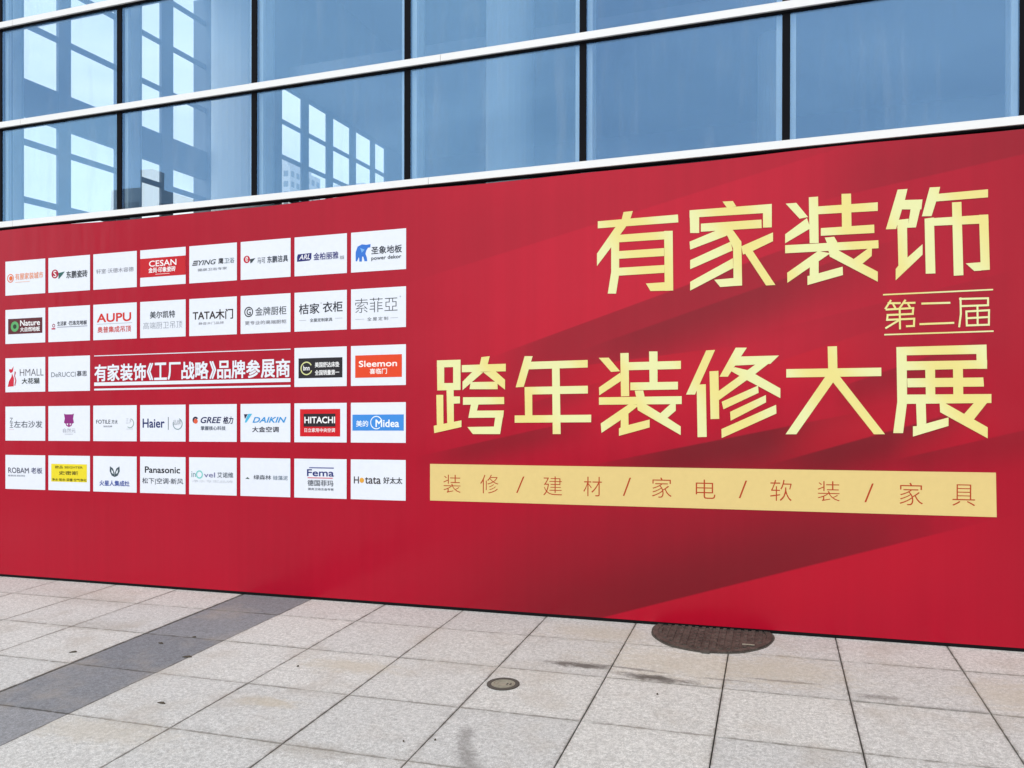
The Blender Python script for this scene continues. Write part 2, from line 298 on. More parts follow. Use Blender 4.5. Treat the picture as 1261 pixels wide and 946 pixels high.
# lettering of the two title lines, the edition line and the rules: stroke outlines in metres on the hoarding face (x, z)
GLYPHS = {
 '有': [[[-1.1076,2.6452],[-0.5853,2.6475],[-0.5826,2.5971],[-1.1075,2.5989]],[[-0.9364,2.6923],[-0.8755,2.694],[-0.8909,2.6469],[-0.9226,2.5922],[-1.0231,2.461],[-1.1124,2.35],[-1.1126,2.4317],[-0.9926,2.5942],[-0.9485,2.6448]],[[-0.9686,2.5451],[-0.6183,2.5457],[-0.6181,2.4941],[-0.9685,2.4964]],[[-1.0177,2.4877],[-0.9652,2.5516],[-0.9645,2.2881],[-0.9847,2.1608],[-1.0395,2.1637],[-1.0172,2.3048]],[[-0.6727,2.5484],[-0.6183,2.5457],[-0.6139,2.1616],[-0.6677,2.1624]],[[-0.9683,2.4383],[-0.6724,2.4382],[-0.6723,2.3871],[-0.9682,2.3883]],[[-0.9681,2.3289],[-0.6701,2.3292],[-0.67,2.2788],[-0.9679,2.2775]],[[-0.7891,2.2163],[-0.6666,2.2175],[-0.6664,2.163],[-0.759,2.1659]]],
 '家': [[[-0.3081,2.7066],[-0.2453,2.7044],[-0.2246,2.669],[-0.2809,2.6654]],[[-0.512,2.6684],[-0.0122,2.6664],[-0.012,2.6128],[-0.5119,2.621]],[[-0.512,2.6684],[-0.4522,2.668],[-0.4517,2.5192],[-0.5077,2.5234]],[[-0.064,2.6663],[-0.0122,2.6664],[-0.0118,2.5215],[-0.0636,2.5236]],[[-0.441,2.5774],[-0.0729,2.5742],[-0.0715,2.5216],[-0.4409,2.5263]],[[-0.3435,2.5275],[-0.2398,2.5261],[-0.2866,2.4875],[-0.5074,2.4169],[-0.5114,2.4678]],[[-0.3088,2.5216],[-0.2429,2.5198],[-0.1928,2.4451],[-0.1876,2.1706],[-0.2387,2.1702],[-0.2425,2.4066],[-0.2772,2.4868]],[[-0.2583,2.4498],[-0.2456,2.3939],[-0.507,2.292],[-0.5072,2.3492]],[[-0.2436,2.3452],[-0.2409,2.2836],[-0.5067,2.1552],[-0.5068,2.2111]],[[-0.3572,2.2157],[-0.2388,2.22],[-0.2387,2.1702],[-0.3203,2.1681]],[[-0.1927,2.4161],[-0.0044,2.4891],[-0.0042,2.4349],[-0.1245,2.3824],[-0.1832,2.3638]],[[-0.1864,2.3963],[-0.1245,2.3824],[0.0106,2.163],[-0.0441,2.1628]]],
 '装': [[[0.0698,2.6611],[0.1314,2.6606],[0.1994,2.5682],[0.1511,2.5618]],[[0.2035,2.6885],[0.2565,2.6879],[0.2606,2.4049],[0.2095,2.4072]],[[0.193,2.5619],[0.2143,2.4988],[0.0673,2.4172],[0.0671,2.4723]],[[0.2567,2.6281],[0.5903,2.6245],[0.5904,2.5733],[0.2568,2.5805]],[[0.3891,2.6924],[0.4421,2.6897],[0.446,2.4711],[0.3929,2.4717]],[[0.273,2.4944],[0.5711,2.4929],[0.5725,2.4428],[0.2732,2.4482]],[[0.0673,2.4048],[0.5941,2.398],[0.5955,2.35],[0.0675,2.3553]],[[0.2954,2.435],[0.3491,2.4365],[0.3681,2.3993],[0.3114,2.3932]],[[0.2576,2.3562],[0.3274,2.3379],[0.2578,2.2916],[0.2068,2.2573],[0.0811,2.1723],[0.0796,2.2342]],[[0.2111,2.3048],[0.2609,2.3152],[0.2612,2.22],[0.3968,2.2524],[0.3988,2.2018],[0.1975,2.1521],[0.1973,2.2067],[0.2101,2.2094]],[[0.3114,2.3796],[0.3682,2.3555],[0.4621,2.292],[0.5917,2.2104],[0.5919,2.1505],[0.3243,2.3178]],[[0.5361,2.3507],[0.5594,2.3544],[0.5577,2.3059],[0.4809,2.2405],[0.4559,2.2924]]],
 '饰': [[[0.6981,2.6901],[0.7511,2.6895],[0.7371,2.6248],[0.6905,2.4579],[0.6351,2.46]],[[0.7158,2.6266],[0.8314,2.6201],[0.8252,2.5628],[0.7063,2.5727]],[[0.7758,2.6214],[0.8314,2.6201],[0.7968,2.459],[0.7532,2.4603]],[[0.7,2.5106],[0.7581,2.5131],[0.7551,2.4601],[0.6969,2.461]],[[0.6968,2.5108],[0.7485,2.5103],[0.7525,2.2723],[0.7042,2.2292]],[[0.7512,2.283],[0.8323,2.3575],[0.8326,2.2954],[0.6896,2.1538],[0.6893,2.2208],[0.7042,2.2398]],[[0.8693,2.6872],[0.9243,2.6856],[0.9169,2.6477],[0.8794,2.5188],[0.8286,2.5215]],[[0.898,2.6459],[1.1711,2.6491],[1.1712,2.6029],[0.8918,2.6022]],[[0.8426,2.5063],[0.8921,2.5094],[0.9009,2.1819],[0.8502,2.1828]],[[0.8426,2.5063],[1.1728,2.504],[1.1748,2.4535],[0.8447,2.4624]],[[1.1257,2.5058],[1.1728,2.504],[1.1819,2.186],[1.1361,2.1853]],[[1.0589,2.2303],[1.139,2.2322],[1.1373,2.1839],[1.1023,2.1839]],[[0.9861,2.5891],[1.0347,2.5884],[1.0468,2.1629],[0.997,2.1623]]],
 '跨': [[[-2.2589,1.755],[-2.0802,1.7557],[-2.0801,1.7055],[-2.2588,1.7051]],[[-2.2589,1.755],[-2.2035,1.7549],[-2.203,1.5444],[-2.2556,1.5431]],[[-2.1356,1.7551],[-2.0802,1.7557],[-2.0797,1.5458],[-2.1351,1.5434]],[[-2.2557,1.5938],[-2.0798,1.5934],[-2.0797,1.5445],[-2.2556,1.5431]],[[-2.1851,1.5474],[-2.1316,1.5479],[-2.1289,1.3018],[-2.1789,1.3018]],[[-2.1336,1.499],[-2.0839,1.4984],[-2.0838,1.4502],[-2.1335,1.4487]],[[-2.2627,1.5119],[-2.2102,1.5112],[-2.2076,1.2886],[-2.2579,1.2886]],[[-2.2818,1.294],[-2.0722,1.3314],[-2.0721,1.2852],[-2.2781,1.242]],[[-1.9244,1.7692],[-1.8634,1.774],[-1.8792,1.7158],[-1.9382,1.7107]],[[-2.0702,1.7171],[-1.7465,1.719],[-1.7464,1.6672],[-2.0701,1.6677]],[[-1.987,1.6725],[-1.9103,1.6642],[-2.0642,1.5423],[-2.0643,1.6016]],[[-1.9103,1.6642],[-1.8204,1.6688],[-1.7517,1.609],[-1.7516,1.5409]],[[-2.0044,1.5973],[-1.8065,1.597],[-1.805,1.545],[-2.0113,1.5481]],[[-2.0605,1.4928],[-1.7583,1.4905],[-1.7568,1.4425],[-2.0604,1.4401]],[[-2.0006,1.4461],[-1.9446,1.4456],[-1.9571,1.3965],[-1.9668,1.3487],[-2.0201,1.3489]],[[-1.9585,1.3985],[-1.7594,1.3984],[-1.7648,1.3498],[-2.0201,1.3489]],[[-1.8163,1.3956],[-1.7594,1.3984],[-1.7865,1.2362],[-1.8367,1.2492]],[[-2.027,1.2851],[-1.8195,1.2882],[-1.7885,1.2362],[-1.9861,1.2359]]],
 '年': [[[-1.6118,1.7671],[-1.5549,1.7655],[-1.6181,1.5582],[-1.6754,1.5559]],[[-1.5849,1.7278],[-1.1737,1.7298],[-1.1735,1.6797],[-1.5982,1.6768]],[[-1.6113,1.5568],[-1.1719,1.5586],[-1.1718,1.5072],[-1.6112,1.5054]],[[-1.6113,1.5568],[-1.5577,1.5573],[-1.5559,1.3585],[-1.6075,1.3588]],[[-1.6818,1.3636],[-1.1491,1.3659],[-1.149,1.3158],[-1.6817,1.3139]],[[-1.4188,1.714],[-1.3664,1.7127],[-1.3574,1.2371],[-1.4124,1.2369]]],
 '装b': [[[-1.0987,1.7417],[-1.0326,1.7412],[-0.9571,1.6504],[-1.016,1.6472]],[[-0.9554,1.7689],[-0.9008,1.7686],[-0.8962,1.4858],[-0.9501,1.4852]],[[-0.9551,1.6407],[-0.9471,1.5887],[-1.0947,1.4935],[-1.0969,1.5458]],[[-0.9019,1.7073],[-0.5639,1.7082],[-0.5637,1.6563],[-0.9018,1.6557]],[[-0.7671,1.7743],[-0.713,1.7727],[-0.7124,1.5588],[-0.7633,1.5597]],[[-0.8886,1.5747],[-0.5822,1.5744],[-0.5821,1.525],[-0.8885,1.5244]],[[-1.0967,1.4805],[-0.5583,1.4816],[-0.5581,1.431],[-1.0966,1.4315]],[[-0.8594,1.5214],[-0.8048,1.5219],[-0.795,1.4801],[-0.8496,1.4775]],[[-0.898,1.4329],[-0.827,1.429],[-0.901,1.3716],[-0.9562,1.3266],[-1.0789,1.2454],[-1.0843,1.3074]],[[-0.9498,1.3751],[-0.9011,1.3813],[-0.8995,1.2973],[-0.7627,1.3323],[-0.7625,1.2811],[-0.9625,1.2261],[-0.9626,1.2747],[-0.9515,1.2812]],[[-0.8496,1.4678],[-0.7917,1.4351],[-0.6897,1.3704],[-0.5639,1.2873],[-0.5638,1.2322],[-0.8397,1.3937]],[[-0.6269,1.4335],[-0.5956,1.4332],[-0.5954,1.3888],[-0.6644,1.3288],[-0.6961,1.3704]]],
 '修': [[[-0.4061,1.77],[-0.3511,1.7718],[-0.4747,1.4909],[-0.5307,1.4917]],[[-0.4645,1.5534],[-0.4076,1.5553],[-0.4011,1.2207],[-0.4579,1.2191]],[[-0.3851,1.637],[-0.3301,1.6386],[-0.3244,1.3352],[-0.3773,1.334]],[[-0.225,1.7821],[-0.1577,1.78],[-0.1911,1.7286],[-0.272,1.6008],[-0.3231,1.6018]],[[-0.2114,1.7256],[0.0334,1.7258],[-0.0177,1.6753],[-0.2518,1.6692]],[[-0.0509,1.7143],[0.0334,1.7258],[-0.1104,1.6115],[-0.3261,1.4537],[-0.3297,1.5102]],[[-0.2585,1.6391],[-0.2314,1.6596],[-0.1439,1.6366],[-0.1037,1.6113],[0.0419,1.5221],[0.042,1.4621],[-0.1571,1.5775]],[[-0.309,1.443],[-0.0902,1.5415],[-0.0867,1.4963],[-0.2986,1.3957]],[[-0.2577,1.3792],[-0.0436,1.4818],[-0.0421,1.4367],[-0.2542,1.323]],[[-0.3105,1.2703],[0.0173,1.4209],[0.0194,1.367],[-0.3083,1.2139]]],
 '大': [[[0.314,1.7723],[0.3664,1.7727],[0.3702,1.6147],[0.3178,1.6159]],[[0.0764,1.6404],[0.613,1.6371],[0.6132,1.5867],[0.0766,1.5889]],[[0.3048,1.595],[0.367,1.5867],[0.1363,1.2388],[0.0736,1.2386]],[[0.3212,1.5876],[0.3801,1.5935],[0.6346,1.2398],[0.5744,1.2396]]],
 '展': [[[0.6944,1.7569],[0.7493,1.7572],[0.7536,1.4318],[0.7324,1.2468],[0.6793,1.2468],[0.7006,1.4324]],[[0.6944,1.7569],[1.1668,1.7568],[1.167,1.7042],[0.6965,1.7074]],[[1.1148,1.7558],[1.1668,1.7568],[1.1702,1.6175],[1.1171,1.6187]],[[0.7434,1.6704],[1.1701,1.6674],[1.1702,1.6195],[0.7436,1.6183]],[[0.8485,1.6657],[0.9005,1.6643],[0.9032,1.4303],[0.8542,1.4308]],[[0.9944,1.6619],[1.0455,1.6606],[1.0493,1.4288],[0.9983,1.4293]],[[0.7531,1.5702],[1.151,1.5679],[1.1547,1.5157],[0.7551,1.5174]],[[0.7441,1.4744],[1.1925,1.4719],[1.1927,1.4206],[0.7443,1.4196]],[[0.8013,1.4279],[0.8524,1.4274],[0.8559,1.3049],[0.8068,1.2743]],[[0.7851,1.2866],[0.8067,1.2879],[0.9727,1.3384],[0.9729,1.2891],[0.7853,1.2264]],[[0.9257,1.4267],[0.953,1.423],[1.0615,1.3534],[1.1744,1.2808],[1.1747,1.2175],[0.9289,1.3691]],[[1.1059,1.4248],[1.1727,1.4242],[1.1004,1.3211],[1.0496,1.3535]]],
 '第': [[[0.6373,1.9818],[0.6691,2.0342],[0.6603,2.0409],[0.6285,1.9885]],[[0.6463,2.0134],[0.7168,2.0114],[0.7166,2.0229],[0.646,2.0249]],[[0.6679,2.0176],[0.6861,1.9809],[0.6953,1.9861],[0.677,2.0227]],[[0.7129,1.9795],[0.7473,2.0318],[0.7388,2.0388],[0.7044,1.9865]],[[0.7273,2.0107],[0.7961,2.0094],[0.7958,2.0208],[0.727,2.0221]],[[0.7486,2.0136],[0.7668,1.9783],[0.7758,1.9837],[0.7575,2.0189]],[[0.6361,1.9763],[0.7896,1.9786],[0.789,1.99],[0.6355,1.9878]],[[0.7794,1.9906],[0.7762,1.9452],[0.7865,1.9438],[0.7897,1.9891]],[[0.7866,1.9559],[0.6409,1.9549],[0.6414,1.9434],[0.7871,1.9445]],[[0.6417,1.9557],[0.6381,1.9156],[0.6486,1.9141],[0.6521,1.9541]],[[0.6389,1.9148],[0.7949,1.9157],[0.7945,1.9271],[0.6384,1.9263]],[[0.7846,1.9275],[0.7828,1.8734],[0.7931,1.8726],[0.7949,1.9266]],[[0.7931,1.8844],[0.7455,1.8841],[0.746,1.8727],[0.7935,1.873]],[[0.7063,1.9877],[0.7085,1.8617],[0.7189,1.8615],[0.7167,1.9874]],[[0.7058,1.9213],[0.6316,1.8753],[0.637,1.8652],[0.7112,1.9112]]],
 '二': [[[0.828,2.003],[0.9803,2.0006],[0.98,2.0119],[0.8276,2.0144]],[[0.8182,1.8824],[1.0009,1.8829],[1.0005,1.8942],[0.8178,1.8938]]],
 '届': [[[1.0254,2.0206],[1.1788,2.0172],[1.1785,2.0283],[1.0251,2.0318]],[[1.1688,2.0287],[1.169,1.9776],[1.1788,1.9771],[1.1786,2.0282]],[[1.1786,1.9884],[1.0302,1.9895],[1.0306,1.9783],[1.179,1.9773]],[[1.0276,2.0345],[1.0296,1.9336],[1.0396,1.9333],[1.0376,2.0342]],[[1.0302,1.9455],[1.0212,1.863],[1.0312,1.8612],[1.0401,1.9437]],[[1.0582,1.9461],[1.1841,1.9484],[1.1835,1.9595],[1.0576,1.9573]],[[1.174,1.9597],[1.1733,1.8653],[1.1831,1.8648],[1.1838,1.9591]],[[1.1829,1.8762],[1.0605,1.8762],[1.0609,1.865],[1.1833,1.8651]],[[1.0708,1.865],[1.0677,1.9574],[1.0577,1.9574],[1.0609,1.865]],[[1.1148,1.9801],[1.1163,1.8674],[1.1262,1.8672],[1.1247,1.9797]],[[1.0608,1.9069],[1.1818,1.9091],[1.1812,1.9202],[1.0603,1.9181]]],
 'rule1': [[[0.6214,2.068],[1.1992,2.0667],[1.1988,2.0744],[0.6211,2.0761]]],
 'rule2': [[[0.6285,1.8296],[1.2024,1.8282],[1.2022,1.836],[0.6283,1.8377]]],
 'strip': [[[-2.3104,1.0246],[1.217,1.0167],[1.2228,0.7639],[-2.3099,0.7652]]],
}
STRIP = [('装', -2.2072, -2.0784, 0.8235, 0.9498), ('修', -1.931, -1.7989, 0.8257, 0.9547), ('/', -1.6699, -1.6118, 0.8348, 0.9469), ('建', -1.4775, -1.3474, 0.823, 0.9517), ('材', -1.2004, -1.0765, 0.8246, 0.9539), ('/', -0.9361, -0.8827, 0.8329, 0.9527), ('家', -0.7454, -0.6206, 0.8272, 0.9575), ('电', -0.4681, -0.3463, 0.8277, 0.9492), ('/', -0.2037, -0.1537, 0.8373, 0.9479), ('软', -0.0158, 0.1104, 0.8266, 0.9566), ('装', 0.2602, 0.3845, 0.8321, 0.9535), ('/', 0.5231, 0.574, 0.832, 0.9447), ('家', 0.7154, 0.8397, 0.8205, 0.953), ('具', 0.995, 1.1123, 0.8253, 0.9493)]

# ================================================================ THE SETTING: paving
PX, PY, X0, Y0 = .6065, .587, -.242, -.42      # slab pitch; a joint runs through X0 and through Y0
GX0, GX1 = X0-15*PX, X0+6*PX
ground = MB()
# bed sheet out to the horizon (top well below the slabs near the building)
bedm = MB(); bedm.poly([(-400, -400, -.055), (400, -400, -.055), (400, 400, -.055), (-400, 400, -.055)])
g = bedm.build('ground', M['bed']); tag(g, kind='structure')
def slab_mesh(name, sx, sy, mat, c=.0015, h=.05):
    m = MB(); x, y = sx/2, sy/2
    rings = [[(-x, -y, -h), (x, -y, -h), (x, y, -h), (-x, y, -h)], [(-x, -y, -c), (x, -y, -c), (x, y, -c), (-x, y, -c)], [(-x+c, -y+c, 0), (x-c, -y+c, 0), (x-c, y-c, 0), (-x+c, y-c, 0)]]
    m.v = [p for r in rings for p in r]
    for k in (0, 4):
        for i in range(4): j = (i+1) % 4; m.f.append([k+i, k+j, k+4+j, k+4+i])
    m.f.append([8, 9, 10, 11])
    return m.mesh(name, mat)
SL = slab_mesh('paving_slab', PX-.0055, PY-.0045, M['granite'])
SD = slab_mesh('paving_slab', PX-.019, PY-.0045, M['dark_granite'])
pv = MB(); pv.poly([(GX0, Y0-10*PY, -.0545+.0), (GX1, Y0-10*PY, -.0545), (GX1, .165, -.0545), (GX0, .165, -.0545)])
pave = pv.build('pavement', M['bed']); tag(pave, kind='structure')
rest = MB()
K = int(400//PX)
n = 0
MH = (-.36, -.005, .375)                         # manhole centre and radius
for i in range(-26, 18):
    for j in range(-1, 24):
        cx, cy = X0+(i+.5)*PX, Y0-(j+.5)*PY
        inside = GX0-.01 < cx < GX1+.01 and j <= 9
        band = abs(cx-(-3.57)) < .3
        if inside:
            o = link('paving_slab', SD if band else SL, pave, (cx+(.007 if band else 0), cy, random.uniform(-.0009, .0009)))
            o.rotation_euler = (random.uniform(-.0012, .0012), random.uniform(-.0012, .0012), random.uniform(-.0015, .0015)); n += 1
            if band: o['label'] = 'dark grey granite slab of the inlaid band'
        elif not band:
            rest.box(cx-PX/2+.003, cx+PX/2-.003, cy-PY/2+.002, cy+PY/2-.002, -.05, 0)
o = rest.build('paving_slabs', M['granite'], pave); tag(o, kind='stuff')
# plain paving out to the horizon, its joints too far away to tell apart
ap = MB()
XL, XR, YB = X0-26*PX, X0+18*PX, Y0-24*PY
for a, b, c_, d in ((-400, XL, -400, .06), (XR, 400, -400, .06), (XL, XR, -400, YB)):
    ap.poly([(a, c_, -.004), (b, c_, -.004), (b, d, -.004), (a, d, -.004)])
ap.poly([(-400, 12.6, -.004), (400, 12.6, -.004), (400, 400, -.004), (-400, 400, -.004)])
ap.poly([(-400, .06, -.004), (-10.8, .06, -.004), (-10.8, 12.6, -.004), (-400, 12.6, -.004)])
ap.poly([(12.2, .06, -.004), (400, .06, -.004), (400, 12.6, -.004), (12.2, 12.6, -.004)])
def plaza_mat():
    t = NT('plaza_stone'); P = t.pos(); b = t.n('ShaderNodeTexBrick'); b.offset = 0; t.l(P, b.inputs['Vector'])
    b.inputs['Scale'].default_value = 1; b.inputs['Brick Width'].default_value = .6065; b.inputs['Row Height'].default_value = .587; b.inputs['Mortar Size'].default_value = .004
    b.inputs['Color1'].default_value = (.47, .45, .43, 1); b.inputs['Color2'].default_value = (.41, .39, .37, 1); b.inputs['Mortar'].default_value = (.1, .09, .08, 1)
    f = t.noise(P, .5, 5); return t.fin(t.mix(t.math('MULTIPLY', f, .5), b.outputs[0], (.36, .34, .31, 1)), .9)
far = ap.build('plaza', plaza_mat()); tag(far, kind='structure')

# manhole cover lying half under the hoarding
def disc(mb, cx, cy, r, z0, z1, n=48, wob=0.):
    pts = []
    for k in range(n):
        a = 2*math.pi*k/n; rr = r*(1+wob*math.sin(5*a)*.5+wob*math.sin(11*a+1)*.5); pts.append((cx+rr*math.cos(a), cy+rr*math.sin(a)))
    return mb.prism(pts, z0, z1)
def ring(mb, cx, cy, r0, r1, z0, z1, n=48):
    for k in range(n):
        a, b = 2*math.pi*k/n, 2*math.pi*(k+1)/n
        P = lambda r, t: (cx+r*math.cos(t), cy+r*math.sin(t))
        mb.poly([(*P(r0, a), z1), (*P(r1, a), z1), (*P(r1, b), z1), (*P(r0, b), z1)])
        mb.poly([(*P(r1, a), z0), (*P(r1, b), z0), (*P(r1, b), z1), (*P(r1, a), z1)])
        mb.poly([(*P(r0, b), z0), (*P(r0, a), z0), (*P(r0, a), z1), (*P(r0, b), z1)])
    return mb
mh = empty('manhole_cover', (MH[0], MH[1]-.1, 0)); tag(mh, 'round rusty ribbed manhole cover half hidden under the red hoarding', 'manhole cover')
MR = .372
m = MB(); disc(m, 0, 0, MR, -.04, .002, 64, .012); m.build('rim', M['iron_grime'], mh)
m = MB(); ring(m, 0, 0, MR-.045, MR-.012, -.01, .010, 64); m.build('frame_ring', M['iron'], mh)
m = MB(); disc(m, 0, 0, MR-.048, -.01, .006, 64); m.build('lid', M['iron'], mh)
m = MB()
k = -MR+.06
while k < MR-.05:
    h = math.sqrt(max(0, (MR-.055)**2-k*k))-.01
    y = -h
    while y < h-.03:
        m.box(k-.011, k+.011, y, min(y+.05, h), .006, .012); y += .062
    k += .043
o = m.build('ribs', M['iron'], mh); tag(o, kind='stuff')
m = MB(); m.box(-.03, .015, -MR-.012, -MR+.02, -.02, .012); m.build('hinge_lug', M['iron_grime'], mh)
m = MB(); m.box(.19, .26, -.20, -.185, .0122, .015); m.build('lifting_slot', M['dusty_iron'], mh)
cp = empty('access_cap', (-1.343, -1.252, 0)); tag(cp, 'small round iron access cap set in a pale granite slab', 'access cap')
m = MB(); ring(m, 0, 0, .064, .086, -.02, .006, 40); m.build('rim', M['iron_grime'], cp)
m = MB(); disc(m, 0, 0, .064, -.02, .004, 40); m.build('lid', M['dusty_iron'], cp)
m = MB(); m.box(.018, .045, -.008, .012, .004, .0055); m.build('key_slot', M['iron_grime'], cp)
m = MB(); ring(m, 0, 0, .03, .036, .004, .0065, 32); ring(m, 0, 0, .050, .055, .004, .0065, 32); m.build('raised_ring', M['dusty_iron'], cp)

# ================================================================ THE BUILDING
bd = empty('glass_building', (-2.5, .3, 0)); tag(bd, 'blue glass curtain wall building with white transom bands above the hoarding', 'building')
def B(mb, name, mat, **k):
    o = mb.build(name, mat, bd, **k); o.location = (2.5, -.3, 0); return o
SX0, SX1 = -10.5, 11.9                       # facade from corner to corner
MP = 1.2878; M0 = -1.2175                     # mullion pitch
GY = .03
mull = [M0+k*MP for k in range(-7, 11)]
levels = [3.0, 3.857, 4.714, 5.571, 6.428, 7.285, 8.142, 9.0]
# base wall behind the hoarding
m = MB(); m.box(SX0, SX1, .075, .30, -.06, 2.985); B(m, 'base_wall', M['concrete'])
xs = [SX0+.03]+[x for x in mull if x > SX0+.3]+[SX1]
for li, z in enumerate(levels):
    # white cap in lengths of three bays, hairline joints between them
    j = -6.19 if li % 2 == 0 else -6.10
    j -= 3*MP*2
    while j < SX1:
        a, b = max(j, SX0), min(j+3*MP, SX1)
        if b > a:
            m = MB(); zz = z+.004; x0, x1 = a+.0015, b-.0015
            m.v = [(x0, -.004, zz), (x1, -.004, zz), (x1, GY+.02, zz), (x0, GY+.02, zz), (x0, -.004, zz+.048), (x1, -.004, zz+.048), (x1, GY, zz+.058), (x0, GY, zz+.058)]
            m.f = [[0,3,2,1],[4,5,6,7],[0,1,5,4],[1,2,6,5],[2,3,7,6],[3,0,4,7]]
            B(m, 'transom', M['white_alu'])
        j += 3*MP
    m = MB(); m.box(SX0, SX1, .012, GY+.03, z-.008, z+.002); B(m, 'gasket', M['rubber'])
    m = MB(); m.box(SX0, SX1, GY+.032, GY+.08, z+.015, z+.05); B(m, 'inner_transom', M['inner_alu'])
for x in mull:
    if x < SX0+.3 or x > SX1-.2: continue
    for z0, z1 in zip(levels, levels[1:]):
        m = MB(); m.box(x-.023, x+.023, GY-.006, GY+.03, z0+.063, z1-.010); B(m, 'mullion', M['rubber'])
    m = MB(); m.box(x-.058, x-.024, GY+.03, GY+.06, 3.07, 9); m.box(x+.024, x+.058, GY+.03, GY+.06, 3.07, 9); B(m, 'mullion_frame', M['inner_alu'])
    m = MB(); m.box(x-.05, x+.05, GY+.165, GY+.19, 3.0, 9); B(m, 'mullion_back', M['mid_alu'])
for a, b in zip(xs, xs[1:]):
    for z0, z1 in zip(levels, levels[1:]):
        m = MB(); ty = random.uniform(-.0012, .0012)
        m.box(a+.024, b-.024, GY, GY+.012, z0+.062, z1-.010)
        for q in range(len(m.v)):
            x_, y_, z_ = m.v[q]; m.v[q] = (x_, y_+ty*((x_-a)/(b-a)-.5)*2, z_)
        B(m, 'glass_pane', M['glass'])
# interior shell
BY = 12.2
m = MB(); m.box(-10.3, SX1-.2, .32, BY, -.12, -.055+.01); B(m, 'floor', M['floor'])
for a, b, c_, d in ((-10.6, SX1, .35, .8), (-10.6, SX1, 6.3, BY+.3), (-10.6, -10.2, .8, 6.3), (-7.2, SX1, .8, 6.3)):
    m = MB(); m.box(a, b, c_, d, 9.2, 9.6); B(m, 'roof', M['plaster'])
m = MB(); m.box(-10.2, -7.2, .8, 6.3, 9.45, 9.46); B(m, 'added_skylight', M['clear_glass'])  # unseen roof opening, added to let daylight onto the white column
for y in (2.2, 3.6, 5.0):
    m = MB(); m.box(-10.2, -7.2, y-.06, y+.06, 9.2, 9.44); B(m, 'added_skylight_bar', M['inner_alu'])
m = MB(); m.box(SX0, SX1, -.004, .34, 9.06, 9.6); B(m, 'parapet', M['white_alu'])
m = MB(); m.box(-8.0, SX1, BY, BY+.3, -.06, 9.2); B(m, 'back_wall', M['plaster'])
m = MB(); m.box(SX1-.2, SX1, .35, BY, -.06, 9.2); B(m, 'end_wall', M['plaster'])
m = MB(); m.box(-8.2, SX1-.25, 7.2, BY, 6.95, 7.3); B(m, 'mezzanine', M['plaster'])
for x, y, s in ((-2.62, 2.75, .5), (2.6, 2.75, .5), (6.5, 2.75, .5), (0, 8, .5), (4.5, 8, .5)):
    m = MB(); n8 = 24
    m.prism([(x+s/2*math.cos(2*math.pi*k/n8), y+s/2*math.sin(2*math.pi*k/n8)) for k in range(n8)], -.05, 9.2); B(m, 'column', M['mid_alu'])
m = MB(); m.prism([(-9.75+.52*math.cos(2*math.pi*k/28), 7.9+.52*math.sin(2*math.pi*k/28)) for k in range(28)], -.05, 9.2); B(m, 'column', M['column'])
for x in (-6.4, -4.1, -1.8, .5, 2.8, 5.1, 7.4):
    m = MB(); m.box(x-.07, x+.07, 1.0, 7.1, 8.75, 9.15); B(m, 'ceiling_beam', M['inner_alu'])
for y in (2.2, 4.4, 6.6):
    m = MB(); m.box(-7.1, 9.5, y-.03, y+.03, 8.62, 8.72); B(m, 'ceiling_rail', M['inner_alu'])
# left side wall of the hall: posts, rails and one deep beam, sky beyond
LX = -10.5
def sidebox(name, y0, y1, z0, z1, mat, x0=LX-.03, x1=LX): 
    m = MB(); m.box(x0, x1, y0, y1, z0, z1); B(m, name, mat)
sidebox('side_column', .30, 3.75, -.06, 9.2, M['plaster'], LX-.05, LX+.02)
sidebox('side_column', 5.60, 6.15, -.06, 9.2, M['plaster'], LX-.05, LX+.02)
sidebox('side_post', 4.45, 4.68, -.06, 9.2, M['plaster'], LX-.04, LX+.01)
sidebox('side_post', 6.65, 6.95, -.06, 9.2, M['plaster'], LX-.04, LX+.01)
sidebox('side_column', 7.87, BY+.3, -.06, 9.2, M['plaster'], LX-.05, LX+.02) if False else None
segs = [(3.75, 4.45), (4.68, 5.60), (6.15, 6.65), (6.95, 7.87)]
for a, b in segs:
    sidebox('side_beam', a, b, 5.66, 6.22, M['plaster'], LX-.05, LX)
    for z in (1.9, 2.75, 3.6, 4.44, 5.29, 7.02, 7.86, 8.7): sidebox('side_rail', a, b, z-.045, z+.045, M['plaster'])
    m = MB(); m.box(LX-.028, LX-.020, a-.01, b+.01, 0, 9.1); B(m, 'side_pane', M['clear_glass'])
# return wall behind the round column, then the inner window wall
m = MB(); m.box(-10.8, -8.26, 7.93+.55, 8.9, -.06, 9.2) if False else m.box(-10.8, -10.4, 7.87, 8.5, -.06, 9.2); B(m, 'side_column', M['plaster'])
WX = -8.2
def wb(name, y0, y1, z0, z1, mat=M['plaster'], x0=WX-.03, x1=WX):
    m = MB(); m.box(x0, x1, y0, y1, z0, z1); B(m, name, mat)
wins = [(6.98, 7.60), (7.84, 8.47), (8.71, 9.38), (9.62, 10.27), (10.46, 10.92)]
wb('inner_wall', 6.6, BY, 6.87, 9.2); wb('inner_wall', 6.6, BY, -.06, 2.6)
ye = [6.6]+[v for w_ in wins for v in w_]+[BY]
for k in range(0, len(ye), 2): wb('inner_post', ye[k], ye[k+1], 2.6, 6.87)
for a, b in wins:
    for z in (3.4, 4.2, 4.95, 5.66, 6.28): wb('inner_rail', a, b, z-.04, z+.04, M['plaster'], WX-.025, WX-.005)
    m = MB(); m.box(WX-.022, WX-.014, a-.01, b+.01, 2.61, 6.86); B(m, 'inner_pane', M['clear_glass'])

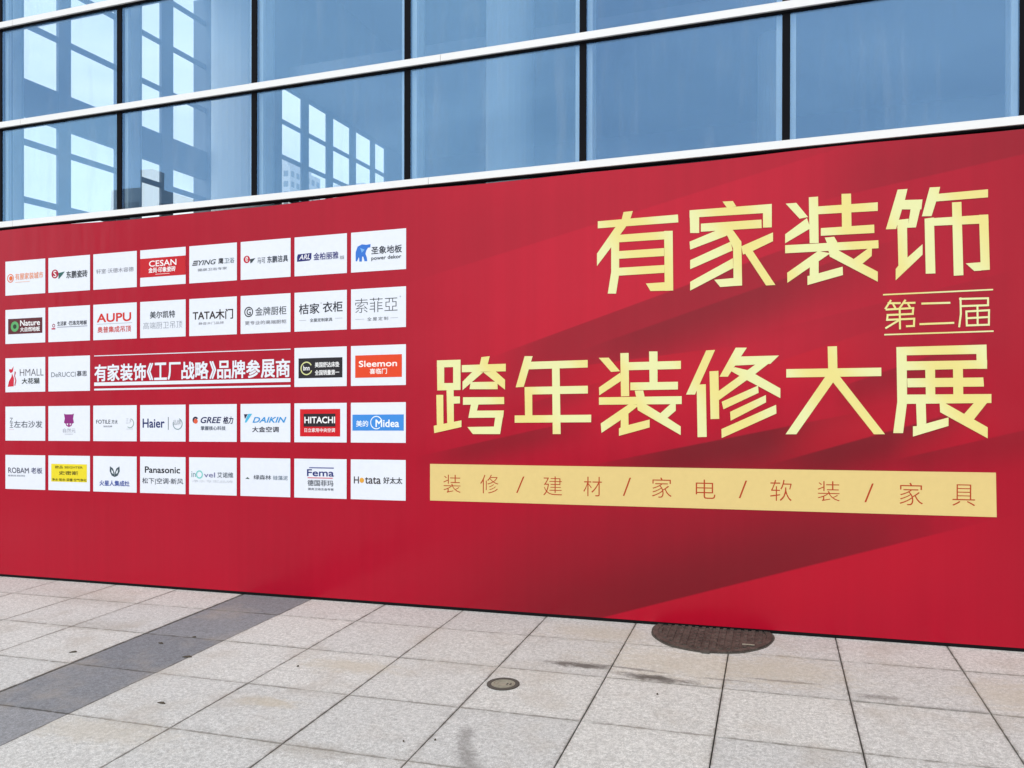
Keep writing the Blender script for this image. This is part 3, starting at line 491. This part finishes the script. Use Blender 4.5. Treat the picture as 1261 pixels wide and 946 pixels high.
# ================================================================ THE HOARDING
hd = empty('advertising_hoarding', (-2.5, .03, 0)); tag(hd, 'long crimson printed hoarding with gold title lettering and rows of white logo panels', 'hoarding')
def H(me_or_mb, name, mat=None, parent=None):
    o = me_or_mb.build(name, mat, parent or hd) if isinstance(me_or_mb, MB) else link(name, me_or_mb, parent or hd)
    if parent is None: o.location = (2.5, -.03, 0)
    return o
BX0, BX1, BZ0, BZ1 = -8.4, 3.4, .022, 2.976
# face sheet with a slightly wavering top edge where the vinyl is stretched
m = MB(); NX, NZ = 120, 12
def topz(x): return BZ1 + .006*math.sin(x*1.7+.5) + .004*math.sin(x*4.1) - (.016*math.exp(-((x+3.9)/.9)**2))
for i in range(NX+1):
    x = BX0+(BX1-BX0)*i/NX
    for j in range(NZ+1): m.v.append((x, 0, BZ0+(topz(x)-BZ0)*j/NZ))
for i in range(NX):
    for j in range(NZ): a = i*(NZ+1)+j; m.f.append([a, a+NZ+1, a+NZ+2, a+1])
b0 = len(m.v)
for i in range(NX+1): x = BX0+(BX1-BX0)*i/NX; m.v.append((x, .012, topz(x))); m.v.append((x, .012, BZ0))
for i in range(NX):
    a = i*(NZ+1)+NZ; m.f.append([a, a+NZ+1, b0+2*i+2, b0+2*i]); a = i*(NZ+1); m.f.append([a+NZ+1, a, b0+2*i+1, b0+2*i+3])
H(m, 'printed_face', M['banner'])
m = MB(); m.box(BX0+.005, BX1-.005, .013, .060, .001, BZ1-.03); H(m, 'backing_board', M['core'])
m = MB(); m.box(BX0, BX1, .003, .0125, .001, .0215); H(m, 'bottom_strip', M['core'])  # black strip along the lower edge of the face

def panel_poly(o_y, polys, step=.00012):
    mb = MB()
    for i, P in enumerate(polys):
        a = sum(P[k][0]*P[(k+1) % len(P)][1]-P[(k+1) % len(P)][0]*P[k][1] for k in range(len(P)))
        Q = P if a > 0 else list(reversed(P)); mb.poly([(x, o_y-step*i, z) for x, z in Q])
    return mb
for k, polys in GLYPHS.items():
    if k == 'strip': continue
    if k.startswith('rule'):
        P = polys[0]; x0, x1 = min(p[0] for p in P), max(p[0] for p in P); zz = sum(p[1] for p in P)/4
        polys = [[(x0, zz-.0042), (x1, zz-.0042), (x1, zz+.0042), (x0, zz+.0042)]]
    mb = panel_poly(-.002, polys); me = mb.mesh('title_character', None)
    me.materials.append(M['gold']); H(me, 'rule_line' if k.startswith('rule') else 'title_character')

# ---- text from Blender's own built-in font, laid flat on the hoarding face
TXT = {}
def text_mesh(s, bold=0., shear=0., space=1.):
    c = bpy.data.curves.new('t', 'FONT'); c.body = s; c.offset = bold; c.shear = shear; c.space_character = space; c.resolution_u = 3
    o = bpy.data.objects.new('t', c); COL.objects.link(o)
    me = bpy.data.meshes.new_from_object(o.evaluated_get(bpy.context.evaluated_depsgraph_get()))
    V = [tuple(v.co) for v in me.vertices]; F = [list(p.vertices) for p in me.polygons]
    bpy.data.objects.remove(o); bpy.data.curves.remove(c); bpy.data.meshes.remove(me)
    return V, F
def text(name, parent, s, x0, z0, x1, z1, y, col, bold=0., shear=0., space=1.):
    V, F = text_mesh(s, min(bold, 0), shear, space)
    a, b = min(v[0] for v in V), max(v[0] for v in V); c, d = min(v[1] for v in V), max(v[1] for v in V)
    mb = MB(); mb.v = [(x0+(v[0]-a)/(b-a)*(x1-x0), y, z0+(v[1]-c)/(d-c)*(z1-z0)) for v in V]; mb.f = F
    if bold > 0:                      # heavier weight: the same outlines overprinted a hair apart
        e = bold*(z1-z0)*.75; base_v, base_f = list(mb.v), list(mb.f)
        for i, (dx, dz) in enumerate(((e, e), (-e, e), (e, -e), (-e, -e))):
            n = len(mb.v); mb.v += [(v[0]+dx, v[1]-.00003*(i+1), v[2]+dz) for v in base_v]; mb.f += [[n+q for q in f] for f in base_f]
    me = mb.mesh(name, col)
    if len(me.polygons) and me.polygons[0].normal.y > 0: me.flip_normals()
    return link(name, me, parent)
WH = ink(229, 234, 243)
# header between the logo rows
HX0, HX1 = -5.3105, -3.450
hp = empty('header_lettering', (0, 0, 0)); bpy.data.objects.remove(hp)
for z0, z1 in ((1.868, 1.8745), (1.625, 1.653), (1.588, 1.602)):
    m = MB(); m.poly([(HX0, -.002, z0), (HX1, -.002, z0), (HX1, -.002, z1), (HX0, -.002, z1)]); H(m, 'rule_line', WH)
# each character a part of its own
hs = '有家装饰《工厂战略》品牌参展商'; hw = [1, 1, 1, 1, .55, 1, 1, 1, 1, .55, 1, 1, 1, 1, 1]; hx = HX0; hk = (HX1-HX0)/sum(hw)
for c, q in zip(hs, hw):
    a_, b_ = (.12, .88) if q < 1 else (.05, .95)
    o = text('header_character', hd, c, hx+a_*q*hk, 1.664, hx+b_*q*hk, 1.797, -.002, WH, .030); o.location = (2.5, -.03, 0); hx += q*hk
# gold strip
m = MB(); m.poly([(-2.310, -.0015, .7648), (1.2225, -.0015, .7648), (1.2175, -.0015, 1.0205), (-2.3104, -.0015, 1.0240)])
gs = H(m, 'gold_strip', ink(224, 198, 130))
RB = ink(178, 66, 30)
for c, a, b, z0, z1 in STRIP:
    if c == '/':
        m = MB(); m.poly([(a, -.0022, z0), (a+.010, -.0022, z0), (b, -.0022, z1), (b-.010, -.0022, z1)]); m.build('lettering', RB, gs)
    else: text('lettering', gs, c, a, z0, b, z1, -.0022, RB, -.012)

# ---- logo panels
LX0, LP, LW, LZ, LQ, LH = -6.2721, .4759, .4412, 2.706, .4143, .2912
def K_(*c): return ink(*c)
BK = (38, 38, 46); GR = (120, 122, 130); LG = (165, 168, 176); NV = (36, 48, 110); RD = (205, 40, 36); ORG = (226, 120, 78)
def T(s, u0, v0, u1, v1, c=BK, b=.0, sh=0., sp=1.): return ('t', s, u0, v0, u1, v1, tuple(int(q*.86) for q in c) if max(c) < 200 else c, b+.018 if b >= -.006 else (.006 if b >= -.01 else b), sh, sp)
def RC(u0, v0, u1, v1, c): return ('p', [(u0, v0), (u1, v0), (u1, v1), (u0, v1)], c)
def PL(pts, c): return ('p', pts, c)
ASP = LW/LH
def EL(u, v, r, c, r2=None, a0=0, a1=360):
    if r2 is None: return ('p', [(u+r*math.cos(t*math.pi/12), v+r*ASP*math.sin(t*math.pi/12)) for t in range(24)], c)
    n = 28; q = []
    for k in range(n):
        s, e = R(a0+(a1-a0)*k/n), R(a0+(a1-a0)*(k+1)/n)
        q.append([(u+r*math.cos(s), v+r*ASP*math.sin(s)), (u+r*math.cos(e), v+r*ASP*math.sin(e)), (u+r2*math.cos(e), v+r2*ASP*math.sin(e)), (u+r2*math.cos(s), v+r2*ASP*math.sin(s))])
    return ('m', q, c)
LOGOS = {
(0,0): [EL(.13,.50,.085,ORG,.065), EL(.14,.50,.045,(224,110,60)), T('有屋家装城市',.25,.37,.95,.56,(236,150,110),-.004), RC(.25,.62,.62,.635,(240,190,165))],
(0,1): [EL(.16,.47,.085,(170,28,60)), T('S',.125,.38,.195,.56,(240,235,235)), PL([(.245,.45),(.40,.42),(.335,.52),(.25,.63)],(52,100,96)), T('东鹏瓷砖',.44,.42,.94,.62,(66,70,78),.004)],
(0,2): [T('轩室·沃德木容德',.07,.43,.93,.56,(150,152,165),-.01)],
(0,3): [RC(0,.235,1,.755,(196,30,40)), T('CESAN',.20,.31,.80,.47,(245,240,240),.006), T('金尚·印象瓷砖',.19,.50,.78,.64,(245,240,240),.01), RC(.34,.68,.65,.695,(240,200,200))],
(0,4): [PL([(.10,.40),(.20,.40),(.19,.43),(.085,.43)],BK), PL([(.085,.45),(.19,.45),(.18,.48),(.075,.48)],BK), PL([(.07,.50),(.18,.50),(.17,.53),(.06,.53)],BK), T('YING',.20,.40,.57,.53,(52,66,76),.0,.3), T('鹰',.62,.38,.72,.53,(40,44,52)), T('卫浴',.74,.39,.95,.53,(130,150,165),-.01), T('健康卫浴专家',.18,.62,.80,.69,LG,-.01)],
(0,5): [EL(.125,.47,.065,(190,24,50)), T('e',.10,.40,.15,.53,(240,230,230)), PL([(.19,.47),(.30,.45),(.23,.56),(.20,.58)],(60,70,76)), T('马可',.34,.45,.50,.60,(120,130,140),-.01), T('东鹏洁具',.54,.43,.95,.60,(58,68,84),.0)],
(0,6): [PL([(.065,.44),(.33,.43),(.325,.58),(.29,.62),(.05,.63),(.05,.50)],(40,42,110)), T('ARL',.09,.46,.30,.58,(238,238,245),.004,.3), T('金柏丽雅',.37,.44,.84,.62,(62,62,140),.002), T('软装',.87,.55,.95,.65,LG,-.01)],
(0,7): [PL([(.12,.36),(.20,.31),(.28,.33),(.36,.32),(.355,.40),(.31,.41),(.28,.48),(.265,.55),(.29,.64),(.30,.74),(.25,.74),(.225,.62),(.205,.62),(.20,.74),(.155,.74),(.145,.62),(.11,.73),(.085,.72),(.085,.5)],(54,116,206)), PL([(.17,.40),(.25,.45),(.20,.52)],(120,176,232)), T('圣象地板',.375,.39,.925,.58,(52,58,72),.0), T('power dekor',.375,.63,.915,.75,(70,76,90),.0)],
(1,0): [RC(.07,.27,.93,.72,(92,34,42)), EL(.24,.50,.10,(92,170,104),.045), EL(.24,.50,.045,(40,60,40)), T('Nature',.38,.33,.87,.49,(245,245,245),.012), T('大自然地板',.38,.53,.87,.66,(245,245,245),.01)],
(1,1): [EL(.13,.53,.035,(150,60,80),.02), T('生活家',.22,.42,.44,.54,(62,64,80),.008), T('·巴洛克地板',.48,.42,.93,.54,(62,64,80),.008), RC(.22,.575,.94,.59,(130,132,150)), RC(.08,.60,.17,.64,(190,60,90))],
(1,2): [T('AUPU',.09,.27,.87,.50,(208,50,40),.028), RC(.08,.55,.90,.56,LG), T('奥普集成吊顶',.10,.63,.87,.80,(208,72,64),.0)],
(1,3): [T('美尔凯特',.22,.28,.77,.47,(66,74,86),.006), T('高端厨卫吊顶',.07,.57,.93,.76,(150,158,170),-.012)],
(1,4): [T('TATA木门',.08,.32,.92,.58,(58,44,46),.008), T('静音木门品牌',.20,.64,.73,.71,(176,176,186),-.01)],
(1,5): [EL(.165,.43,.09,(58,64,66),.07), T('G',.125,.35,.205,.51,(58,64,66),.01), T('金牌厨柜',.30,.32,.92,.54,(86,92,100),-.008), T('更专业的高端厨柜',.09,.67,.92,.77,(150,152,160),-.01)],
(1,6): [T('桔家',.09,.30,.48,.56,(56,60,70),.0), T('衣柜',.55,.28,.92,.54,(56,60,70),.0), EL(.515,.30,.01,GR,.006), T('全屋定制家具',.30,.68,.73,.77,(120,126,134),-.004), RC(.09,.715,.23,.722,LG), RC(.78,.70,.92,.707,LG)],
(1,7): [T('索菲亞',.08,.24,.85,.60,(64,70,80),-.012), T('全屋定制',.30,.72,.68,.81,(130,134,142),-.01,0,1.4), RC(.08,.755,.25,.762,LG), RC(.72,.755,.86,.762,LG), EL(.90,.24,.012,LG,.007)],
(2,0): [PL([(.10,.32),(.16,.33),(.21,.24),(.19,.40),(.14,.44),(.09,.38)],(206,38,60)), PL([(.17,.45),(.22,.60),(.21,.83),(.06,.84),(.09,.68),(.155,.55)],(206,38,60)), PL([(.24,.38),(.27,.42),(.245,.52),(.28,.66),(.25,.82),(.23,.80),(.255,.66),(.225,.52)],(190,52,72)), T('HMALL',.37,.33,.96,.53,(96,88,96),-.012), T('大花猫',.42,.60,.86,.76,(44,56,50),.008)],
(2,1): [T('DeRUCCI',.07,.45,.66,.59,(130,140,150),-.01), T('慕思',.69,.43,.93,.58,(74,80,92),.0)],
(2,6): [RC(.08,.27,.92,.78,(36,34,40)), EL(.235,.53,.115,(214,216,150),.095,20,330), T('bnn',.175,.46,.295,.58,(240,240,240),.01), T('美国舒达床垫',.40,.38,.86,.51,(236,236,236),.01), T('全国销量第一',.40,.58,.86,.71,(236,236,236),.01)],
(2,7): [RC(.08,.24,.93,.80,(226,70,34)), T('Sleemon',.15,.38,.84,.53,(250,240,235),.016), T('喜临门',.35,.58,.66,.71,(250,240,235),.01)],
(3,0): [T('Z',.11,.33,.19,.46,(110,120,130),-.01), T('王',.11,.48,.20,.62,(90,98,110),-.01), RC(.10,.67,.22,.675,(210,120,130)), T('左右沙发',.22,.42,.93,.62,(96,104,118),-.008)],
(3,1): [PL([(.38,.22),(.42,.24),(.58,.24),(.62,.22),(.60,.36),(.62,.48),(.58,.51),(.42,.51),(.38,.48),(.40,.36)],(140,44,124)), PL([(.42,.515),(.58,.515),(.56,.57),(.51,.60),(.49,.60),(.44,.57)],(150,60,134)), RC(.455,.50,.475,.55,(238,240,243)), RC(.525,.50,.545,.55,(238,240,243)), T('自然元',.36,.64,.66,.76,(160,160,176),-.012), RC(.40,.80,.60,.81,LG)],
(3,2): [T('FOTILE',.07,.40,.40,.51,(52,62,74),-.004), T('方太',.43,.40,.57,.51,(70,80,90),-.004), T('国际品牌',.24,.56,.44,.61,LG,-.01), EL(.85,.50,.09,(150,170,166),.075,-80,130), T('三㐅',.76,.37,.88,.50,(150,160,170),-.014), RC(.77,.655,.92,.662,LG)],
(3,3): [T('Haier',.06,.38,.54,.62,(42,58,122),.012), RC(.62,.33,.632,.68,(64,78,84)), EL(.83,.52,.105,(120,146,150),.09,-70,200), T('品牌',.73,.41,.90,.55,(130,146,150),-.014)],
(3,4): [EL(.135,.42,.062,(34,36,64),.03,120,330), EL(.14,.45,.045,(222,96,66)), T('GREE',.25,.34,.68,.50,(38,48,104),.012,.25), T('格力',.72,.33,.93,.52,(42,44,86),.006,.2), T('掌握核心科技',.25,.58,.77,.69,(90,100,120),-.004)],
(3,5): [PL([(.07,.27),(.15,.27),(.09,.40)],(38,42,70)), PL([(.16,.26),(.24,.26),(.12,.49),(.09,.49),(.10,.42)],(80,186,222)), T('DAIKIN',.25,.35,.92,.49,(58,150,214),.022,.3), T('大金空调',.24,.60,.77,.74,(56,58,74),.004)],
(3,6): [RC(.11,.15,.88,.85,(206,22,34)), RC(.18,.27,.79,.60,(40,34,40)), T('HITACHI',.20,.35,.78,.51,(244,244,244),.02), T('日立家用中央空调',.20,.64,.78,.74,(244,230,230),.006)],
(3,7): [RC(.03,.30,.965,.70,(62,140,220)), T('美的',.10,.45,.32,.60,(236,244,250),.004), EL(.47,.50,.11,(236,244,250),.095,50,340), T('Midea',.46,.43,.88,.61,(240,246,252),.016)],
(4,0): [T('ROBAM',.07,.37,.60,.53,(46,48,84),-.006,-.1), T('老板',.65,.36,.93,.53,(60,66,120),-.004), T('精湛科技 轻松烹饪',.07,.58,.50,.63,(140,150,164),-.008)],
(4,1): [RC(.07,.24,.93,.75,(234,216,46)), T('欧品 SEIGHTER',.17,.29,.83,.37,(66,62,30),.004), T('史密斯',.26,.44,.72,.55,(60,56,30),.006), T('净水·软水·采暖·空气净化',.09,.65,.92,.73,(72,66,26),.0)],
(4,2): [PL([(.39,.28),(.46,.34),(.495,.46),(.50,.58),(.43,.54),(.385,.42)],(66,82,92)), PL([(.61,.28),(.54,.34),(.505,.46),(.50,.58),(.57,.54),(.615,.42)],(66,82,92)), PL([(.42,.36),(.46,.42),(.475,.50),(.43,.46)],(225,232,238)), PL([(.58,.36),(.54,.42),(.525,.50),(.57,.46)],(225,232,238)), T('火星人集成灶',.15,.68,.84,.83,(52,84,186),.002)],
(4,3): [T('Panasonic',.11,.27,.88,.44,(40,42,48),.018), T('松下|空调·新风',.05,.58,.95,.76,(86,92,106),-.006)],
(4,4): [T('in',.05,.38,.14,.53,(140,180,190),-.006), EL(.22,.46,.075,(130,206,200),.05), T('vel',.32,.40,.55,.53,(130,130,180),-.004), T('艾诺维',.60,.39,.93,.53,(96,110,124),-.006), T('净水专家品牌',.07,.60,.92,.67,(196,200,206),-.012)],
(4,5): [PL([(.10,.55),(.145,.50),(.19,.55)],(66,90,80)), T('绿森林',.27,.44,.62,.56,(88,96,110),.0), T('硅藻泥',.66,.45,.95,.56,(130,150,170),-.006)],
(4,6): [T('Fema',.25,.27,.76,.44,(54,64,140),.018), RC(.29,.215,.76,.24,(54,64,140)), RC(.26,.475,.74,.495,(214,60,84)), T('德国菲玛',.26,.54,.75,.69,(90,96,110),-.004), T('厨房卫浴五金专家',.27,.74,.76,.80,(110,116,130),-.004)],
(4,7): [T('H',.06,.43,.15,.60,(70,60,62),.004), EL(.205,.52,.042,(226,164,64)), T('tata',.265,.44,.55,.60,(70,60,62),.004), T('好太太',.60,.43,.94,.59,(50,52,56),.0)],
}
NAMES = {'t': 'lettering', 'p': 'emblem', 'm': 'emblem'}
for (r, c), items in LOGOS.items():
    x0 = LX0+c*LP; z1 = LZ-r*LQ; z0 = z1-LH
    m = MB(); m.poly([(x0, -.0012, z0), (x0+LW, -.0012, z0), (x0+LW, -.0012, z1), (x0, -.0012, z1)])
    pn = H(m, 'logo_panel', WH)
    U = lambda u: x0+u*LW
    V_ = lambda v: z1-v*LH
    y = -.0018
    for it in items:
        if it[0] == 't':
            _, s, u0, v0, u1, v1, cc, bo, sh, sp = it
            text('lettering', pn, s, U(u0), V_(v1), U(u1), V_(v0), y, ink(*cc), bo, sh, sp)
        elif it[0] == 'p':
            nm = 'colour_block' if len(it[1]) == 4 and it[1][1][0]-it[1][0][0] > .5 else 'emblem'
            panel_poly(y, [[(U(a), V_(b)) for a, b in it[1]]]).build(nm, ink(*it[2]), pn)
        else:
            panel_poly(y, [[(U(a), V_(b)) for a, b in q] for q in it[1]], 0).build('emblem', ink(*it[2]), pn)
        y -= .00025

# ================================================================ LITTER on the paving (dry leaf scraps and butts)
LIT = [(-4.02, -1.44, .03, 'curled dry leaf scrap standing on the pale slab beside the dark band'), (-3.50, -1.0, .02, 'dry leaf scrap on the dark granite band close to the hoarding'),
       (-3.62, -1.16, .03, 'thin twig lying lengthwise on the middle of the dark granite band'), (-3.28, -1.33, .04, 'twig lying on the right edge of the dark granite band'),
       (-2.92, -1.95, .035, 'twig scrap on the pale slab just right of the dark band'), (-1.55, -2.02, .008, 'black speck on the slab in front of the small access cap'),
       (-1.42, -1.97, .007, 'tiny black crumb beside the footprint smear'), (-.55, -1.18, .009, 'small dark crumb on the slab below the manhole cover'),
       (-2.55, -1.3, .010, 'dark crumb lying on a slab joint right of the dark band')]
for i, (x, y, s, lb) in enumerate(LIT):
    m = MB(); a = random.uniform(-.5, .5); L = s*.75; wd = s*.13
    P = [(-L, 0, .002), (-L*.3, wd, .006), (L*.5, wd*.7, .008), (L, 0, .003), (L*.4, -wd, .002), (-L*.4, -wd*.8, .002)]
    top = [(p[0]*math.cos(a)-p[1]*math.sin(a), p[0]*math.sin(a)+p[1]*math.cos(a), p[2]+.002) for p in P]
    m.v = top+[(p[0], p[1], .0005) for p in top]; m.f = [list(range(6)), [11,10,9,8,7,6]]+[[k, k+6, (k+1) % 6+6, (k+1) % 6] for k in range(6)]
    o = m.build('twig' if 'twig' in lb else 'leaf_scrap' if 'leaf' in lb else 'crumb', M['leaf'], None, False, (x, y, .0))
    tag(o, lb, 'litter', 'scraps of litter on the paving')

# ---------------------------------------------------------------- the 2 per cent fall of the site (paving, hoarding, facade)
done = set()
bpy.context.view_layer.update()
for o in list(COL.objects):
    if o.type not in ('MESH', 'EMPTY'): continue
    if o.type == 'MESH' and o.data.name not in done:
        done.add(o.data.name)
        for v in o.data.vertices: v.co.z += fall(v.co.x)
    o.location.z += fall(o.location.x)

# ================================================================ BEYOND: blocks seen through the glass and in its reflection
def tower(name, x0, x1, y0, y1, h, fl, bay, label, group=None, wall=M['tower'], wz=.55):
    t = empty(name, ((x0+x1)/2, (y0+y1)/2, -3)); tag(t, label, 'building', group)
    cx, cy = (x0+x1)/2, (y0+y1)/2
    m = MB(); m.box(x0-cx, x1-cx, y0-cy, y1-cy, 0, h+3); m.box(x0-cx+2, x1-cx-2, y0-cy+2, y1-cy-2, h+3, h+5.5); m.build('wall', wall, t)
    k = int(h//fl)
    for i in range(k):
        z = 3+i*fl+fl*.3; m = MB()
        nx = max(1, int((x1-x0)//bay)); ny = max(1, int((y1-y0)//bay))
        for a in range(nx):
            q = x0-cx+(a+.5)*(x1-x0)/nx; m.box(q-bay*.3, q+bay*.3, y0-cy-.05, y1-cy+.05, z, z+fl*wz)
        for a in range(ny):
            q = y0-cy+(a+.5)*(y1-y0)/ny; m.box(x0-cx-.05, x1-cx+.05, q-bay*.3, q+bay*.3, z, z+fl*wz)
        m.build('window_row', M['tower_window'], t)
    return t
tower('tower_block', -152, -138, 205, 222, 66, 3.1, 2.6, 'pale high rise block seen through the inner window bays, the leftmost one', 'far tower blocks')
tower('tower_block', -128, -114, 208, 224, 58, 3.1, 2.6, 'pale high rise block seen through the inner window bays, the middle one', 'far tower blocks')
tower('tower_block', -106, -94, 204, 220, 46, 3.1, 2.6, 'lower pale high rise block seen through the inner window bays, the rightmost one', 'far tower blocks')
tower('office_block', -66, -60.5, -68, -62, 21.4, 3.4, 3.0, 'grey office block across the plaza mirrored low in the left panes', None, M['concrete'])
